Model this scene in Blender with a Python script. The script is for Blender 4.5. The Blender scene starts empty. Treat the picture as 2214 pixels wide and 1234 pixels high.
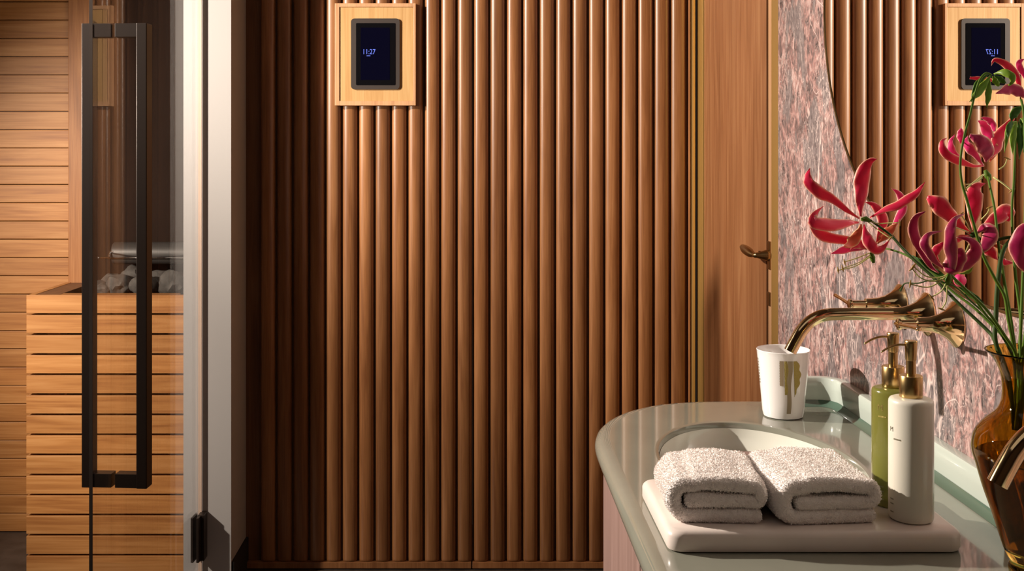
import bpy, bmesh, math, random
from mathutils import Vector, Matrix, noise
random.seed(7)
sc = bpy.context.scene
C = sc.collection
PI = math.pi
R = math.radians

# ------------------------------------------------------------------ camera
CAMZ = 1.34
cam_d = bpy.data.cameras.new('camera')
cam_d.sensor_width = 36.0
cam_d.lens = 36.0 * 2400 / 2214
cam_d.shift_x = 0.0393
cam_d.shift_y = -0.1341
cam_d.clip_start = 0.05
cam = bpy.data.objects.new('camera', cam_d)
C.objects.link(cam)
cam.location = (0, 0, CAMZ)
cam.rotation_euler = (R(90), 0, 0)
sc.camera = cam

# ------------------------------------------------------------------ world and lights
w = bpy.data.worlds.new('world'); sc.world = w; w.use_nodes = True
w.node_tree.nodes['Background'].inputs[0].default_value = (1.0, 0.80, 0.62, 1)
w.node_tree.nodes['Background'].inputs[1].default_value = 0.012
sc.view_settings.view_transform = 'Standard'
sc.view_settings.look = 'None'
sc.view_settings.gamma = 1.0
sc.view_settings.use_curve_mapping = False
sc.view_settings.exposure = 0.0

def spot(name, loc, target, power, size, blend, radius, col=(1, .80, .60)):
    l = bpy.data.lights.new(name, 'SPOT')
    l.energy = power; l.spot_size = R(size); l.spot_blend = blend
    l.shadow_soft_size = radius; l.color = col
    o = bpy.data.objects.new(name, l); C.objects.link(o)
    o.location = loc
    o.rotation_euler = (Vector(target) - Vector(loc)).to_track_quat('-Z', 'Y').to_euler()
    return o
def area(name, loc, target, power, sx, sy, col=(1, .82, .64)):
    l = bpy.data.lights.new(name, 'AREA')
    l.shape = 'RECTANGLE'; l.size = sx; l.size_y = sy; l.energy = power; l.color = col
    o = bpy.data.objects.new(name, l); C.objects.link(o)
    o.location = loc
    o.rotation_euler = (Vector(target) - Vector(loc)).to_track_quat('-Z', 'Y').to_euler()
    return o
WARM = (1, .80, .61)
spot('wall_spot', (-2.42, 2.0, 2.36), (0.42, 3.5, 1.85), 840, 60, 1.0, 0.075, (1, .88, .76))
spot('vanity_spot', (-2.15, 2.25, 2.10), (0.56, 1.55, 1.15), 700, 46, 0.9, 0.03, (1, .89, .78))
spot('sauna_spot', (-2.25, 2.10, 1.55), (-0.92, 3.45, 0.90), 290, 74, 1.0, 0.04, (1, .87, .74))
area('ceiling_fill', (-0.6, 0.4, 2.46), (-0.6, 0.5, 0), 2.2, 1.6, 1.2, (1, .88, .78))  # weak overhead fill added for ambient light, not a fixture of the room

# ------------------------------------------------------------------ materials
def ramp(nt, stops):
    r = nt.nodes.new('ShaderNodeValToRGB')
    el = r.color_ramp.elements
    while len(el) < len(stops): el.new(0.5)
    for e, (p, c) in zip(el, stops):
        e.position = p; e.color = (*c, 1)
    return r
def newmat(name):
    m = bpy.data.materials.new(name); m.use_nodes = True
    nt = m.node_tree; b = nt.nodes['Principled BSDF']
    return m, nt, b
def plain(name, col, rough=.5, metal=0, coat=0, spec=.5, bump=0, bscale=200, var=0, vscale=4, **kw):
    m, nt, b = newmat(name)
    b.inputs['Base Color'].default_value = (*col, 1)
    b.inputs['Roughness'].default_value = rough
    b.inputs['Metallic'].default_value = metal
    b.inputs['Coat Weight'].default_value = coat
    b.inputs['Specular IOR Level'].default_value = spec
    for k, v in kw.items(): b.inputs[k.replace('_', ' ')].default_value = v
    tc = nt.nodes.new('ShaderNodeTexCoord')
    if bump:
        n = nt.nodes.new('ShaderNodeTexNoise'); n.inputs['Scale'].default_value = bscale
        n.inputs['Detail'].default_value = 4
        bp = nt.nodes.new('ShaderNodeBump'); bp.inputs['Strength'].default_value = bump
        bp.inputs['Distance'].default_value = .002
        nt.links.new(tc.outputs['Object'], n.inputs['Vector'])
        nt.links.new(n.outputs['Fac'], bp.inputs['Height'])
        nt.links.new(bp.outputs[0], b.inputs['Normal'])
    if var:
        n = nt.nodes.new('ShaderNodeTexNoise'); n.inputs['Scale'].default_value = vscale
        n.inputs['Detail'].default_value = 5
        r = ramp(nt, [(.3, tuple(c * (1 - var) for c in col)), (.7, tuple(min(1, c * (1 + var)) for c in col))])
        nt.links.new(tc.outputs['Object'], n.inputs['Vector'])
        nt.links.new(n.outputs['Fac'], r.inputs[0])
        nt.links.new(r.outputs[0], b.inputs['Base Color'])
    return m
def wood(name, dark, mid, light, axis='Z', rough=.4, fine=1.0, randvar=.18, coat=0, bump=.25, spec=.4, big=1.0):
    m, nt, b = newmat(name)
    L = nt.links.new
    tc = nt.nodes.new('ShaderNodeTexCoord'); oi = nt.nodes.new('ShaderNodeObjectInfo')
    mul = nt.nodes.new('ShaderNodeMath'); mul.operation = 'MULTIPLY'; mul.inputs[1].default_value = 37
    add = nt.nodes.new('ShaderNodeVectorMath'); add.operation = 'ADD'
    L(oi.outputs['Random'], mul.inputs[0]); L(tc.outputs['Object'], add.inputs[0]); L(mul.outputs[0], add.inputs[1])
    def mapped(lon, lat):
        mp = nt.nodes.new('ShaderNodeMapping')
        s = [lat, lat, lat]; s['XYZ'.index(axis)] = lon
        mp.inputs['Scale'].default_value = s
        L(add.outputs[0], mp.inputs['Vector']); return mp
    m1 = mapped(1.1 * big, 16 * big); n1 = nt.nodes.new('ShaderNodeTexNoise')
    n1.inputs['Scale'].default_value = 1.6; n1.inputs['Detail'].default_value = 4; n1.inputs['Distortion'].default_value = 1.3
    L(m1.outputs[0], n1.inputs['Vector'])
    m2 = mapped(9 * fine, 330 * fine); n2 = nt.nodes.new('ShaderNodeTexNoise')
    n2.inputs['Scale'].default_value = 1.0; n2.inputs['Detail'].default_value = 3
    L(m2.outputs[0], n2.inputs['Vector'])
    mix = nt.nodes.new('ShaderNodeMix'); mix.data_type = 'FLOAT'; mix.inputs[0].default_value = .38
    L(n1.outputs['Fac'], mix.inputs[2]); L(n2.outputs['Fac'], mix.inputs[3])
    r = ramp(nt, [(.34, dark), (.5, mid), (.66, light)])
    L(mix.outputs[0], r.inputs[0])
    hs = nt.nodes.new('ShaderNodeHueSaturation')
    mr = nt.nodes.new('ShaderNodeMapRange'); mr.inputs['To Min'].default_value = 1 - randvar; mr.inputs['To Max'].default_value = 1 + randvar
    L(oi.outputs['Random'], mr.inputs['Value']); L(mr.outputs[0], hs.inputs['Value'])
    L(r.outputs[0], hs.inputs['Color']); L(hs.outputs[0], b.inputs['Base Color'])
    bp = nt.nodes.new('ShaderNodeBump'); bp.inputs['Strength'].default_value = bump; bp.inputs['Distance'].default_value = .001
    L(n2.outputs['Fac'], bp.inputs['Height']); L(bp.outputs[0], b.inputs['Normal'])
    b.inputs['Roughness'].default_value = rough; b.inputs['Coat Weight'].default_value = coat
    b.inputs['Coat Roughness'].default_value = .33; b.inputs['Specular IOR Level'].default_value = spec
    return m
def marble_mat(name):
    m, nt, b = newmat(name); L = nt.links.new
    tc = nt.nodes.new('ShaderNodeTexCoord')
    def mp(sc_, rot, src):
        n = nt.nodes.new('ShaderNodeMapping'); n.inputs['Scale'].default_value = sc_; n.inputs['Rotation'].default_value = rot
        L(src, n.inputs['Vector']); return n.outputs[0]
    def nz(scale, det, dist, src, rough=.55):
        n = nt.nodes.new('ShaderNodeTexNoise'); n.inputs['Scale'].default_value = scale
        n.inputs['Detail'].default_value = det; n.inputs['Distortion'].default_value = dist; n.inputs['Roughness'].default_value = rough
        L(src, n.inputs['Vector']); return n.outputs['Fac']
    def mth(op, *a):
        n = nt.nodes.new('ShaderNodeMath'); n.operation = op
        for i, v in enumerate(a):
            if isinstance(v, (int, float)): n.inputs[i].default_value = v
            else: L(v, n.inputs[i])
        return n.outputs[0]
    def mix(f, a, b_):
        n = nt.nodes.new('ShaderNodeMix'); n.data_type = 'RGBA'
        for sk, v in ((n.inputs[0], f), (n.inputs[6], a), (n.inputs[7], b_)):
            if isinstance(v, tuple): sk.default_value = (*v, 1)
            elif isinstance(v, (int, float)): sk.default_value = v
            else: L(v, sk)
        return n.outputs[2]
    def rp(src, stops):
        r = ramp(nt, stops); L(src, r.inputs[0]); return r.outputs[0]
    obj = tc.outputs['Object']
    st = mp((1, 1.5, 1.0), (R(20), 0, 0), obj)
    fine = nz(36, 8, .9, st, .70)
    broad = nz(7, 5, .8, st, .6)
    t = mth('ADD', mth('MULTIPLY', fine, .78), mth('MULTIPLY', broad, .22))
    col = rp(t, [(.38, (.035, .028, .030)), (.44, (.12, .092, .09)), (.51, (.25, .155, .143)), (.545, (.40, .222, .20)), (.61, (.50, .37, .34))])
    # crimson flecks
    red = rp(nz(55, 6, 1.2, st, .7), [(.55, (0, 0, 0)), (.66, (.5, .5, .5))])
    col = mix(red, col, (.34, .11, .10))
    # grey clasts
    gm = rp(nz(8.5, 3, .5, mp((1, 1.5, .85), (R(10), 0, 0), obj), .5), [(.52, (0, 0, 0)), (.56, (.9, .9, .9))])
    gc = rp(nz(60, 6, .4, st, .7), [(.35, (.07, .062, .066)), (.65, (.26, .22, .215))])
    col = mix(gm, col, gc)
    # pale veins: ridges of warped noise, at three sizes
    for sc_, dist, wd, amt, mk_ in ((5.0, 1.4, .011, .95, 3), (17, 1.8, .022, .80, 6), (46, 1.5, .036, .62, 14)):
        n = nz(sc_, 3, dist, mp((1, 1.9, .75), (R(17), 0, 0), obj), .5)
        d = mth('ABSOLUTE', mth('SUBTRACT', n, .5))
        line = rp(d, [(0, (1, 1, 1)), (wd, (0, 0, 0))])
        mask = rp(nz(mk_, 2, 0, obj), [(.42, (0, 0, 0)), (.58, (amt, amt, amt))])
        col = mix(mth('MULTIPLY', line, mask), col, (.72, .56, .51))
    L(col, b.inputs['Base Color'])
    b.inputs['Roughness'].default_value = .30
    return m
def glass_sheet(name, tint=(1, 1, 1)):
    m, nt, b = newmat(name); L = nt.links.new
    nt.nodes.remove(b)
    tr = nt.nodes.new('ShaderNodeBsdfTransparent'); tr.inputs[0].default_value = (*tint, 1)
    gl = nt.nodes.new('ShaderNodeBsdfGlossy'); gl.inputs['Roughness'].default_value = .0
    ge = nt.nodes.new('ShaderNodeNewGeometry')
    dt = nt.nodes.new('ShaderNodeVectorMath'); dt.operation = 'DOT_PRODUCT'
    L(ge.outputs['Normal'], dt.inputs[0]); L(ge.outputs['Incoming'], dt.inputs[1])
    def mth(op, a, b=None):
        n = nt.nodes.new('ShaderNodeMath'); n.operation = op
        for i, v in enumerate((a, b)):
            if v is None: continue
            if isinstance(v, (int, float)): n.inputs[i].default_value = v
            else: L(v, n.inputs[i])
        return n.outputs[0]
    ab = mth('ABSOLUTE', dt.outputs['Value'])
    fr = mth('MULTIPLY_ADD', mth('POWER', mth('SUBTRACT', 1.0, ab), 5.0), .96)
    fr.node.inputs[2].default_value = .04
    mx = nt.nodes.new('ShaderNodeMixShader')
    L(fr, mx.inputs[0]); L(tr.outputs[0], mx.inputs[1]); L(gl.outputs[0], mx.inputs[2])
    L(mx.outputs[0], nt.nodes['Material Output'].inputs[0])
    return m
def petal_mat(name, core, edge, tipc=None):
    m, nt, b = newmat(name); L = nt.links.new
    at = nt.nodes.new('ShaderNodeAttribute'); at.attribute_name = 'edge'
    n = nt.nodes.new('ShaderNodeTexNoise'); n.inputs['Scale'].default_value = 90
    tc = nt.nodes.new('ShaderNodeTexCoord'); L(tc.outputs['Object'], n.inputs['Vector'])
    ad = nt.nodes.new('ShaderNodeMath'); ad.operation = 'MULTIPLY_ADD'; ad.inputs[1].default_value = .35
    L(n.outputs['Fac'], ad.inputs[0]); L(at.outputs['Fac'], ad.inputs[2])
    r = ramp(nt, [(.48, core), (.74, tuple(.75 * a + .25 * c for a, c in zip(core, edge))), (.90, edge)])
    mr = nt.nodes.new('ShaderNodeMath'); mr.operation = 'MULTIPLY'; mr.inputs[1].default_value = .84
    L(ad.outputs[0], mr.inputs[0]); L(mr.outputs[0], r.inputs[0])
    L(r.outputs[0], b.inputs['Base Color']); b.inputs['Roughness'].default_value = .42
    tl = nt.nodes.new('ShaderNodeBsdfTranslucent'); L(r.outputs[0], tl.inputs[0])
    mx = nt.nodes.new('ShaderNodeMixShader'); mx.inputs[0].default_value = .30
    L(b.outputs[0], mx.inputs[1]); L(tl.outputs[0], mx.inputs[2]); L(mx.outputs[0], nt.nodes['Material Output'].inputs[0])
    return m
def glowmat(name, col, strength):
    m, nt, b = newmat(name)
    b.inputs['Base Color'].default_value = (0, 0, 0, 1)
    b.inputs['Emission Color'].default_value = (*col, 1); b.inputs['Emission Strength'].default_value = strength
    b.inputs['Roughness'].default_value = .1
    return m

M = {}
M['slat'] = wood('oak_slat', (.165, .062, .020), (.235, .098, .034), (.31, .140, .054), 'Z', .38, randvar=.18, coat=.55, bump=.12, big=.8)
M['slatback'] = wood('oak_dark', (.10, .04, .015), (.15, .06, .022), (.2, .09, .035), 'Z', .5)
M['sauna'] = wood('alder_plank', (.33, .125, .032), (.46, .198, .056), (.56, .27, .092), 'X', .5, fine=.5, randvar=.13, bump=.1)
M['saunav'] = wood('alder_upright', (.26, .095, .022), (.34, .13, .034), (.42, .18, .055), 'Z', .5, randvar=.05)
M['doorw'] = wood('striped_veneer', (.20, .078, .028), (.27, .112, .044), (.34, .160, .068), 'Z', .42, fine=.45, randvar=.02, bump=.1)
M['cab'] = wood('pale_pink_veneer', (.185, .110, .092), (.235, .145, .122), (.285, .180, .155), 'Z', .5, fine=.6, randvar=.05, bump=.1)
M['panelw'] = wood('pale_oak', (.44, .25, .095), (.51, .31, .13), (.57, .37, .17), 'Z', .45, fine=.8, randvar=.03)
M['panelf'] = wood('pink_oak', (.42, .22, .11), (.52, .29, .15), (.60, .35, .19), 'Z', .45, randvar=.05)
M['marble'] = marble_mat('rose_marble')
M['plaster'] = plain('plaster', (.22, .17, .13), .8, bump=.1, bscale=60)
M['white'] = plain('white_paint', (.35, .338, .332), .55, bump=.05, bscale=120)
M['floor'] = plain('dark_stone', (.06, .05, .043), .45, var=.45, vscale=14, bump=.3, bscale=30)
M['darkwall'] = plain('dark_panel', (.018, .008, .004), .8, spec=.2, var=.2, vscale=3)
M['black'] = plain('black_void', (.008, .006, .005), .8)
M['bronze'] = plain('bronze_bar', (.020, .013, .010), .34, metal=.3)
M['brass'] = plain('polished_brass', (.84, .62, .34), .09, metal=1)
M['brassd'] = plain('aged_brass', (.36, .23, .10), .30, metal=1)
M['brassb'] = plain('brushed_brass', (.58, .40, .17), .27, metal=1)
M['trimb'] = plain('brass_strip', (.60, .38, .12), .42, metal=.75)
M['mirror'] = plain('mirror_silver', (.92, .90, .86), .0, metal=1)
M['glaze'] = plain('celadon_stone', (.225, .225, .180), .08, coat=.3, var=.07, vscale=9, spec=.6)
M['glazee'] = plain('celadon_edge', (.62, .62, .54), .22, coat=.4)
M['splash'] = plain('celadon_splash', (.50, .56, .50), .16, coat=.5)
M['teal'] = plain('pooled_glaze', (.085, .14, .105), .12, coat=.5)
M['basin'] = plain('basin_ceramic', (.66, .66, .58), .14, coat=.5)
M['disc'] = plain('basin_disc', (.74, .66, .60), .3)
M['cup'] = plain('porcelain', (.86, .83, .80), .09, coat=.6)
M['gold'] = plain('gold_print', (.45, .36, .10), .45, metal=.4, bump=.8, bscale=900)
M['goldb'] = plain('bronze_print', (.34, .27, .17), .35, metal=.3)
M['tray'] = plain('pale_marble', (.74, .64, .58), .28, var=.06, vscale=12)
M['towel'] = plain('terry', (.93, .86, .82), .95, bump=.9, bscale=700, Sheen_Weight=.3)
M['pile'] = plain('terry_loop', (.95, .88, .84), .95, Sheen_Weight=.2)
M['lotion'] = plain('white_bottle', (.70, .66, .56), .32, coat=.2)
M['green'] = plain('green_bottle', (.235, .235, .05), .2, coat=.3, Transmission_Weight=.35, IOR=1.4)
M['print'] = plain('grey_print', (.22, .19, .12), .5)
M['amber'] = plain('amber_glass', (.64, .39, .07), .02, Transmission_Weight=1, IOR=1.35)
M['water'] = plain('vase_water', (.40, .25, .08), .0, Transmission_Weight=1, IOR=1.33)
M['glass'] = glass_sheet('clear_glass', (.985, .975, .965))
M['gedge'] = plain('glass_edge', (.05, .04, .035), .15)
M['seal'] = plain('seal_strip', (.55, .42, .34), .35)
M['chrome'] = plain('chrome', (.7, .68, .66), .12, metal=1)
M['greymetal'] = plain('grey_metal', (.10, .095, .09), .42, metal=.5)
M['stone'] = plain('sauna_stone', (.085, .078, .07), .85, var=.5, vscale=30, bump=.8, bscale=120)
M['bezel'] = plain('bezel', (.045, .036, .032), .4)
M['scrblack'] = plain('screen_glass', (.004, .004, .005), .08)
M['scr'] = glowmat('screen_blue', (.10, .09, .38), .03)
M['digits'] = glowmat('digits_blue', (.20, .27, 1.0), 1.1)
M['stem'] = plain('stem_green', (.085, .155, .012), .6, spec=.2)
M['stemd'] = plain('stem_dark', (.035, .062, .008), .6, spec=.2)
M['filament'] = plain('filament', (.52, .50, .16), .5)
M['anther'] = plain('anther', (.36, .20, .03), .6)
M['petal'] = petal_mat('petal_crimson', (.80, .016, .085), (.95, .52, .36))
M['petalp'] = petal_mat('petal_pink', (.88, .04, .24), (.97, .62, .52))
M['petald'] = petal_mat('petal_magenta', (.50, .016, .11), (.88, .45, .32))
M['petalo'] = petal_mat('petal_orange', (.72, .15, .07), (.90, .60, .30))
M['petalg'] = petal_mat('petal_green', (.20, .34, .02), (.42, .55, .07))
M['leafd'] = petal_mat('petal_dark_green', (.05, .14, .012), (.14, .26, .03))

# ------------------------------------------------------------------ helpers
def at(px, py, d):
    return Vector(((px - 1020) * d / 2400, d, CAMZ - (py - 320) * d / 2400))
def wloc(o):
    v = Vector(o.location)
    p = o.parent
    while p: v += Vector(p.location); p = p.parent
    return v
def tag(o, label=None, cat=None, group=None, kind=None):
    if label: o['label'] = label
    if cat: o['category'] = cat
    if group: o['group'] = group
    if kind: o['kind'] = kind
    return o
def thing(name, loc, label=None, cat=None, group=None, kind=None):
    o = bpy.data.objects.new(name, None); C.objects.link(o)
    o.location = loc; o.empty_display_size = .05
    return tag(o, label, cat, group, kind)
def mk(name, bm, mat, parent=None, smooth=False, label=None, base=True):
    """bm in world coordinates -> one mesh object with its origin at its own base"""
    bmesh.ops.recalc_face_normals(bm, faces=bm.faces)
    me = bpy.data.meshes.new(name)
    xs = [v.co for v in bm.verts]
    lo = Vector((min(v.x for v in xs), min(v.y for v in xs), min(v.z for v in xs)))
    hi = Vector((max(v.x for v in xs), max(v.y for v in xs), max(v.z for v in xs)))
    org = Vector(((lo.x + hi.x) / 2, (lo.y + hi.y) / 2, lo.z))
    for v in bm.verts: v.co -= org
    if smooth:
        for f in bm.faces: f.smooth = True
    bm.to_mesh(me); bm.free()
    if smooth == 'auto':
        for e in me.polygons: e.use_smooth = True
        try: me.set_sharp_from_angle(angle=R(38))
        except Exception: pass
    me.materials.append(mat)
    o = bpy.data.objects.new(name, me); C.objects.link(o)
    if parent:
        o.parent = parent; o.location = org - wloc(parent)
    else: o.location = org
    if label: o['label'] = label
    return o
def dup(o, loc_delta, parent=None):
    c = o.copy(); C.objects.link(c)
    c.location = Vector(o.location) + Vector(loc_delta)
    if parent: c.parent = parent
    return c
def B():
    return bmesh.new()
def box(bm, x0, x1, y0, y1, z0, z1, bev=0, seg=2):
    r = bmesh.ops.create_cube(bm, size=1)
    vs = r['verts']
    for v in vs:
        v.co = Vector(((x0 + x1) / 2 + v.co.x * (x1 - x0), (y0 + y1) / 2 + v.co.y * (y1 - y0), (z0 + z1) / 2 + v.co.z * (z1 - z0)))
    if bev:
        es = list({e for v in vs for e in v.link_edges})
        bmesh.ops.bevel(bm, geom=es, offset=bev, segments=seg, affect='EDGES', profile=.5)
    return bm
def bx(name, x0, x1, y0, y1, z0, z1, mat, parent=None, bev=0, seg=2, label=None):
    return mk(name, box(B(), x0, x1, y0, y1, z0, z1, bev, seg), mat, parent, False, label)
def lathe(bm, prof, cx, cy, cz, n=48, axis='Z', closed=True):
    rings = []
    for (r, h) in prof:
        ring = []
        if r < 1e-6: r = 1e-5
        for i in range(n):
            a = 2 * PI * i / n
            if axis == 'Z': p = (cx + r * math.cos(a), cy + r * math.sin(a), cz + h)
            elif axis == 'X': p = (cx + h, cy + r * math.cos(a), cz + r * math.sin(a))
            else: p = (cx + r * math.cos(a), cy + h, cz + r * math.sin(a))
            ring.append(bm.verts.new(p))
        rings.append(ring)
    for a, b in zip(rings, rings[1:]):
        for i in range(n):
            bm.faces.new((a[i], a[(i + 1) % n], b[(i + 1) % n], b[i]))
    if closed:
        bm.faces.new(rings[0][::-1]); bm.faces.new(rings[-1])
    return bm
def catmull(pts, n):
    P = [Vector(p) for p in pts]
    P = [P[0] * 2 - P[1]] + P + [P[-1] * 2 - P[-2]]
    out = []; segs = len(P) - 3
    for k in range(n):
        t = k / (n - 1) * segs; i = min(int(t), segs - 1); u = t - i
        a, b, c, d = P[i:i + 4]
        out.append(.5 * ((2 * b) + (c - a) * u + (2 * a - 5 * b + 4 * c - d) * u * u + (3 * b - a - 3 * c + d) * u ** 3))
    return out
def tube(bm, pts, rad, n=10, smooth_n=0):
    """rad: number or list (interpolated) or function of t"""
    P = catmull(pts, smooth_n) if smooth_n else [Vector(p) for p in pts]
    m = len(P)
    if isinstance(rad, (int, float)): rf = lambda t: rad
    elif callable(rad): rf = rad
    else:
        def rf(t):
            s = t * (len(rad) - 1); i = min(int(s), len(rad) - 2); return rad[i] + (rad[i + 1] - rad[i]) * (s - i)
    T = []
    for i in range(m):
        a = P[max(i - 1, 0)]; b = P[min(i + 1, m - 1)]; T.append((b - a).normalized())
    up = Vector((0, 0, 1)) if abs(T[0].z) < .9 else Vector((1, 0, 0))
    nrm = (up - T[0] * up.dot(T[0])).normalized()
    rings = []
    for i in range(m):
        nrm = (nrm - T[i] * nrm.dot(T[i])).normalized(); bn = T[i].cross(nrm)
        r = rf(i / (m - 1))
        rings.append([bm.verts.new(P[i] + r * (math.cos(2 * PI * k / n) * nrm + math.sin(2 * PI * k / n) * bn)) for k in range(n)])
    for a, b in zip(rings, rings[1:]):
        for i in range(n): bm.faces.new((a[i], a[(i + 1) % n], b[(i + 1) % n], b[i]))
    bm.faces.new(rings[0][::-1]); bm.faces.new(rings[-1])
    return bm
def prism_xy(bm, poly, z0, z1):
    a = [bm.verts.new((x, y, z0)) for x, y in poly]; b = [bm.verts.new((x, y, z1)) for x, y in poly]
    n = len(poly)
    bm.faces.new(a[::-1]); bm.faces.new(b)
    for i in range(n): bm.faces.new((a[i], a[(i + 1) % n], b[(i + 1) % n], b[i]))
    return bm
def rrect(x0, x1, z0, z1, r, n=5):
    out = []
    for cx, cz, a0 in ((x1 - r, z1 - r, 0), (x0 + r, z1 - r, 90), (x0 + r, z0 + r, 180), (x1 - r, z0 + r, 270)):
        for i in range(n + 1):
            a = R(a0 + 90 * i / n); out.append((cx + r * math.cos(a), cz + r * math.sin(a)))
    return out
def plate_xz(bm, poly, y0, y1):
    a = [bm.verts.new((x, y0, z)) for x, z in poly]; b = [bm.verts.new((x, y1, z)) for x, z in poly]
    n = len(poly)
    bm.faces.new(a[::-1]); bm.faces.new(b)
    for i in range(n): bm.faces.new((a[i], a[(i + 1) % n], b[(i + 1) % n], b[i]))
    return bm
def text_bm(s, size, depth=.0004):
    cu = bpy.data.curves.new('t', 'FONT'); cu.body = s; cu.size = size; cu.extrude = depth
    cu.align_x = 'CENTER'; cu.align_y = 'CENTER'; cu.resolution_u = 3
    o = bpy.data.objects.new('t', cu); C.objects.link(o)
    dg = bpy.context.evaluated_depsgraph_get(); dg.update()
    me = bpy.data.meshes.new_from_object(o.evaluated_get(dg))
    bm = B(); bm.from_mesh(me)
    bpy.data.objects.remove(o); bpy.data.curves.remove(cu)
    return bm

# ================================================================== THE ROOM
D = 3.53            # crests of the fluted wall
XM = 0.668          # face of the marble wall
XD = 0.72           # plane of the door beyond it
ST = lambda o: tag(o, kind='structure')
ST(bx('floor', -3.1, 1.0, -1.3, 3.95, -.05, 0, M['floor']))
ST(bx('ceiling', -3.1, 1.0, -1.3, 4.0, 2.5, 2.55, M['plaster']))
ST(bx('wall_left', -3.1, -3.0, -1.3, 4.0, 0, 2.5, M['plaster']))
ST(bx('wall_rear', -3.0, 1.0, -1.4, -1.3, 0, 2.5, M['plaster']))
ST(bx('wall_right', XM, XM + .10, -1.3, 2.42, 0, 2.5, M['marble']))
ST(bx('wall_right_recess', .80, .88, 2.42, 3.60, 0, 2.5, M['slatback']))
# partition between sauna and room
ST(bx('wall_partition', -.865, -.722, 3.33, 3.72, 0, 2.5, M['white']))
ST(bx('wall_front_left', -3.0, -2.30, 3.33, 3.43, 0, 2.5, M['white']))
ST(bx('baseboard_partition', -.722, -.714, 3.335, 3.55, 0, .098, M['black'], bev=.001))

# fluted oak wall: each half-round slat is a piece of its own
wb = thing('wall_back', (0, 3.60, 0)); ST(wb)
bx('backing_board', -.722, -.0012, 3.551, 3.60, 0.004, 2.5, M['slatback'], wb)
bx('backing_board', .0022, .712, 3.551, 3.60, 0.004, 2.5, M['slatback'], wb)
bx('rail', -.722, -.0012, 3.528, 3.551, .004, .0235, M['slat'], wb, .0015)
bx('rail', .0022, .712, 3.528, 3.551, .004, .0235, M['slat'], wb, .0015)
def slat_bm(x0, wd=.0462, z0=.0245, z1=2.5):
    bm = B(); n = 12; ex = .021
    prof = []
    for i in range(n + 1):
        a = PI * i / n
        prof.append((x0 + wd / 2 - wd / 2 * math.cos(a), 3.551 - ex * (math.sin(a) ** .62)))
    rows = []
    for z, k in ((z0, .80), (z0 + .003, .93), (z0 + .008, 1.0), (z1, 1.0)):
        rows.append([bm.verts.new((x0 + wd / 2 + (x - x0 - wd / 2) * (.92 + .08 * k), 3.551 - (3.551 - y) * k, z)) for x, y in prof])
    for a, b in zip(rows, rows[1:]):
        for i in range(n): bm.faces.new((a[i], a[i + 1], b[i + 1], b[i]))
        bm.faces.new((a[-1], a[0], b[0], b[-1]))
    bm.faces.new(rows[0]); bm.faces.new(rows[-1])
    return bm
first = None
PITCH = .05235
for k in range(-5, 21):
    x = -.4118 + PITCH * k
    if first is None:
        first = mk('slat', slat_bm(x), M['slat'], wb, 'auto'); xf = x
    else: dup(first, (x - xf, 0, 0), wb)
# closing strips beside the last slat
ST(bx('trim_1', -.4118 + PITCH * 21 + .003, .697, 3.535, 3.551, 0, 2.5, M['slat'], bev=.002))
ST(bx('trim_2', .700, .7075, 3.515, 3.551, 0, 2.5, M['trimb'], bev=.001))

# door wall beyond the marble: door frame in brass, striped veneer leaf
dr = thing('door_1', (XD, 3.1, 0)); ST(dr)
bx('leaf', XD, XD + .04, 2.715, 3.44, .006, 2.3, M['doorw'], dr, .001)
bx('lock_stile', XD - .002, XD + .04, 2.60, 2.688, .006, 2.3, M['panelf'], dr, .001)
bx('brass_edge', XD - .003, XD + .05, 3.445, 3.535, 0, 2.3, M['trimb'], dr, .001)
ST(bx('trim_3', .690, .78, 2.425, 2.558, 0, 2.5, M['trimb'], bev=.002))
bx('groove', XD + .012, XD + .03, 2.688, 2.715, .006, 2.3, M['black'], dr)
# handle
hz, hy = 1.082, 2.674
h = mk('handle', tube(B(), [(XD - .003, hy, hz), (XD - .010, hy, hz), (XD - .022, hy, hz), (XD - .034, hy, hz), (XD - .040, hy, hz)], [.0145, .0135, .0095, .0065, .006], 20), M['brassd'], dr, True)
bm = B()
lv = [(XD - .038, hy - .004, hz), (XD - .041, hy + .012, hz + .001), (XD - .043, hy + .035, hz + .004), (XD - .044, hy + .072, hz + .008), (XD - .043, hy + .104, hz + .011)]
tube(bm, lv, lambda t: .0052 + .0062 * math.sin(PI * min(1, max(0, (t - .18) / .86))) ** .9, 16, 26)
mk('lever', bm, M['brassd'], h, True)
bx('handle_plate', XD - .0055, XD - .002, hy - .012, hy + .012, hz - .034, hz + .034, M['brassd'], dr, .001)
bx('keyhole_plate', XD - .006, XD - .002, hy - .010, hy + .010, hz - .122, hz - .088, M['brassd'], dr, .002)

# ------------------------------------------------------------------ sauna
SY = 3.877
ws = thing('wall_sauna', (-1.9, SY + .05, 0)); ST(ws)
bx('backing', -3.0, -.875, SY + .016, SY + .10, 0, 2.5, M['slatback'], ws)
PP = .0638
zb = CAMZ - (1149 - 320) / (2400 / SY)
fp = None
XE = (150 - 1020) * SY / 2400
for k in range(38):
    z = zb + k * PP
    if z + PP > 2.5: break
    if fp is None:
        fp = bx('plank', -2.6, XE, SY, SY + .016, z + .0012, z + PP - .0012, M['sauna'], ws, .0016, 2); z0 = z
    else: dup(fp, (random.uniform(-.0, .0), random.uniform(0, .0012), z - z0), ws)
bx('corner_post', XE, (196 - 1020) * SY / 2400, SY - .012, SY + .016, zb, 2.5, M['saunav'], ws, .002)
bx('heat_panel', (197 - 1020) * SY / 2400, -.876, SY - .002, SY + .016, .0, 2.5, M['darkwall'], ws)
ST(bx('wall_sauna_side', -2.7, -2.6, 3.43, SY, 0, 2.5, M['sauna']))

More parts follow.
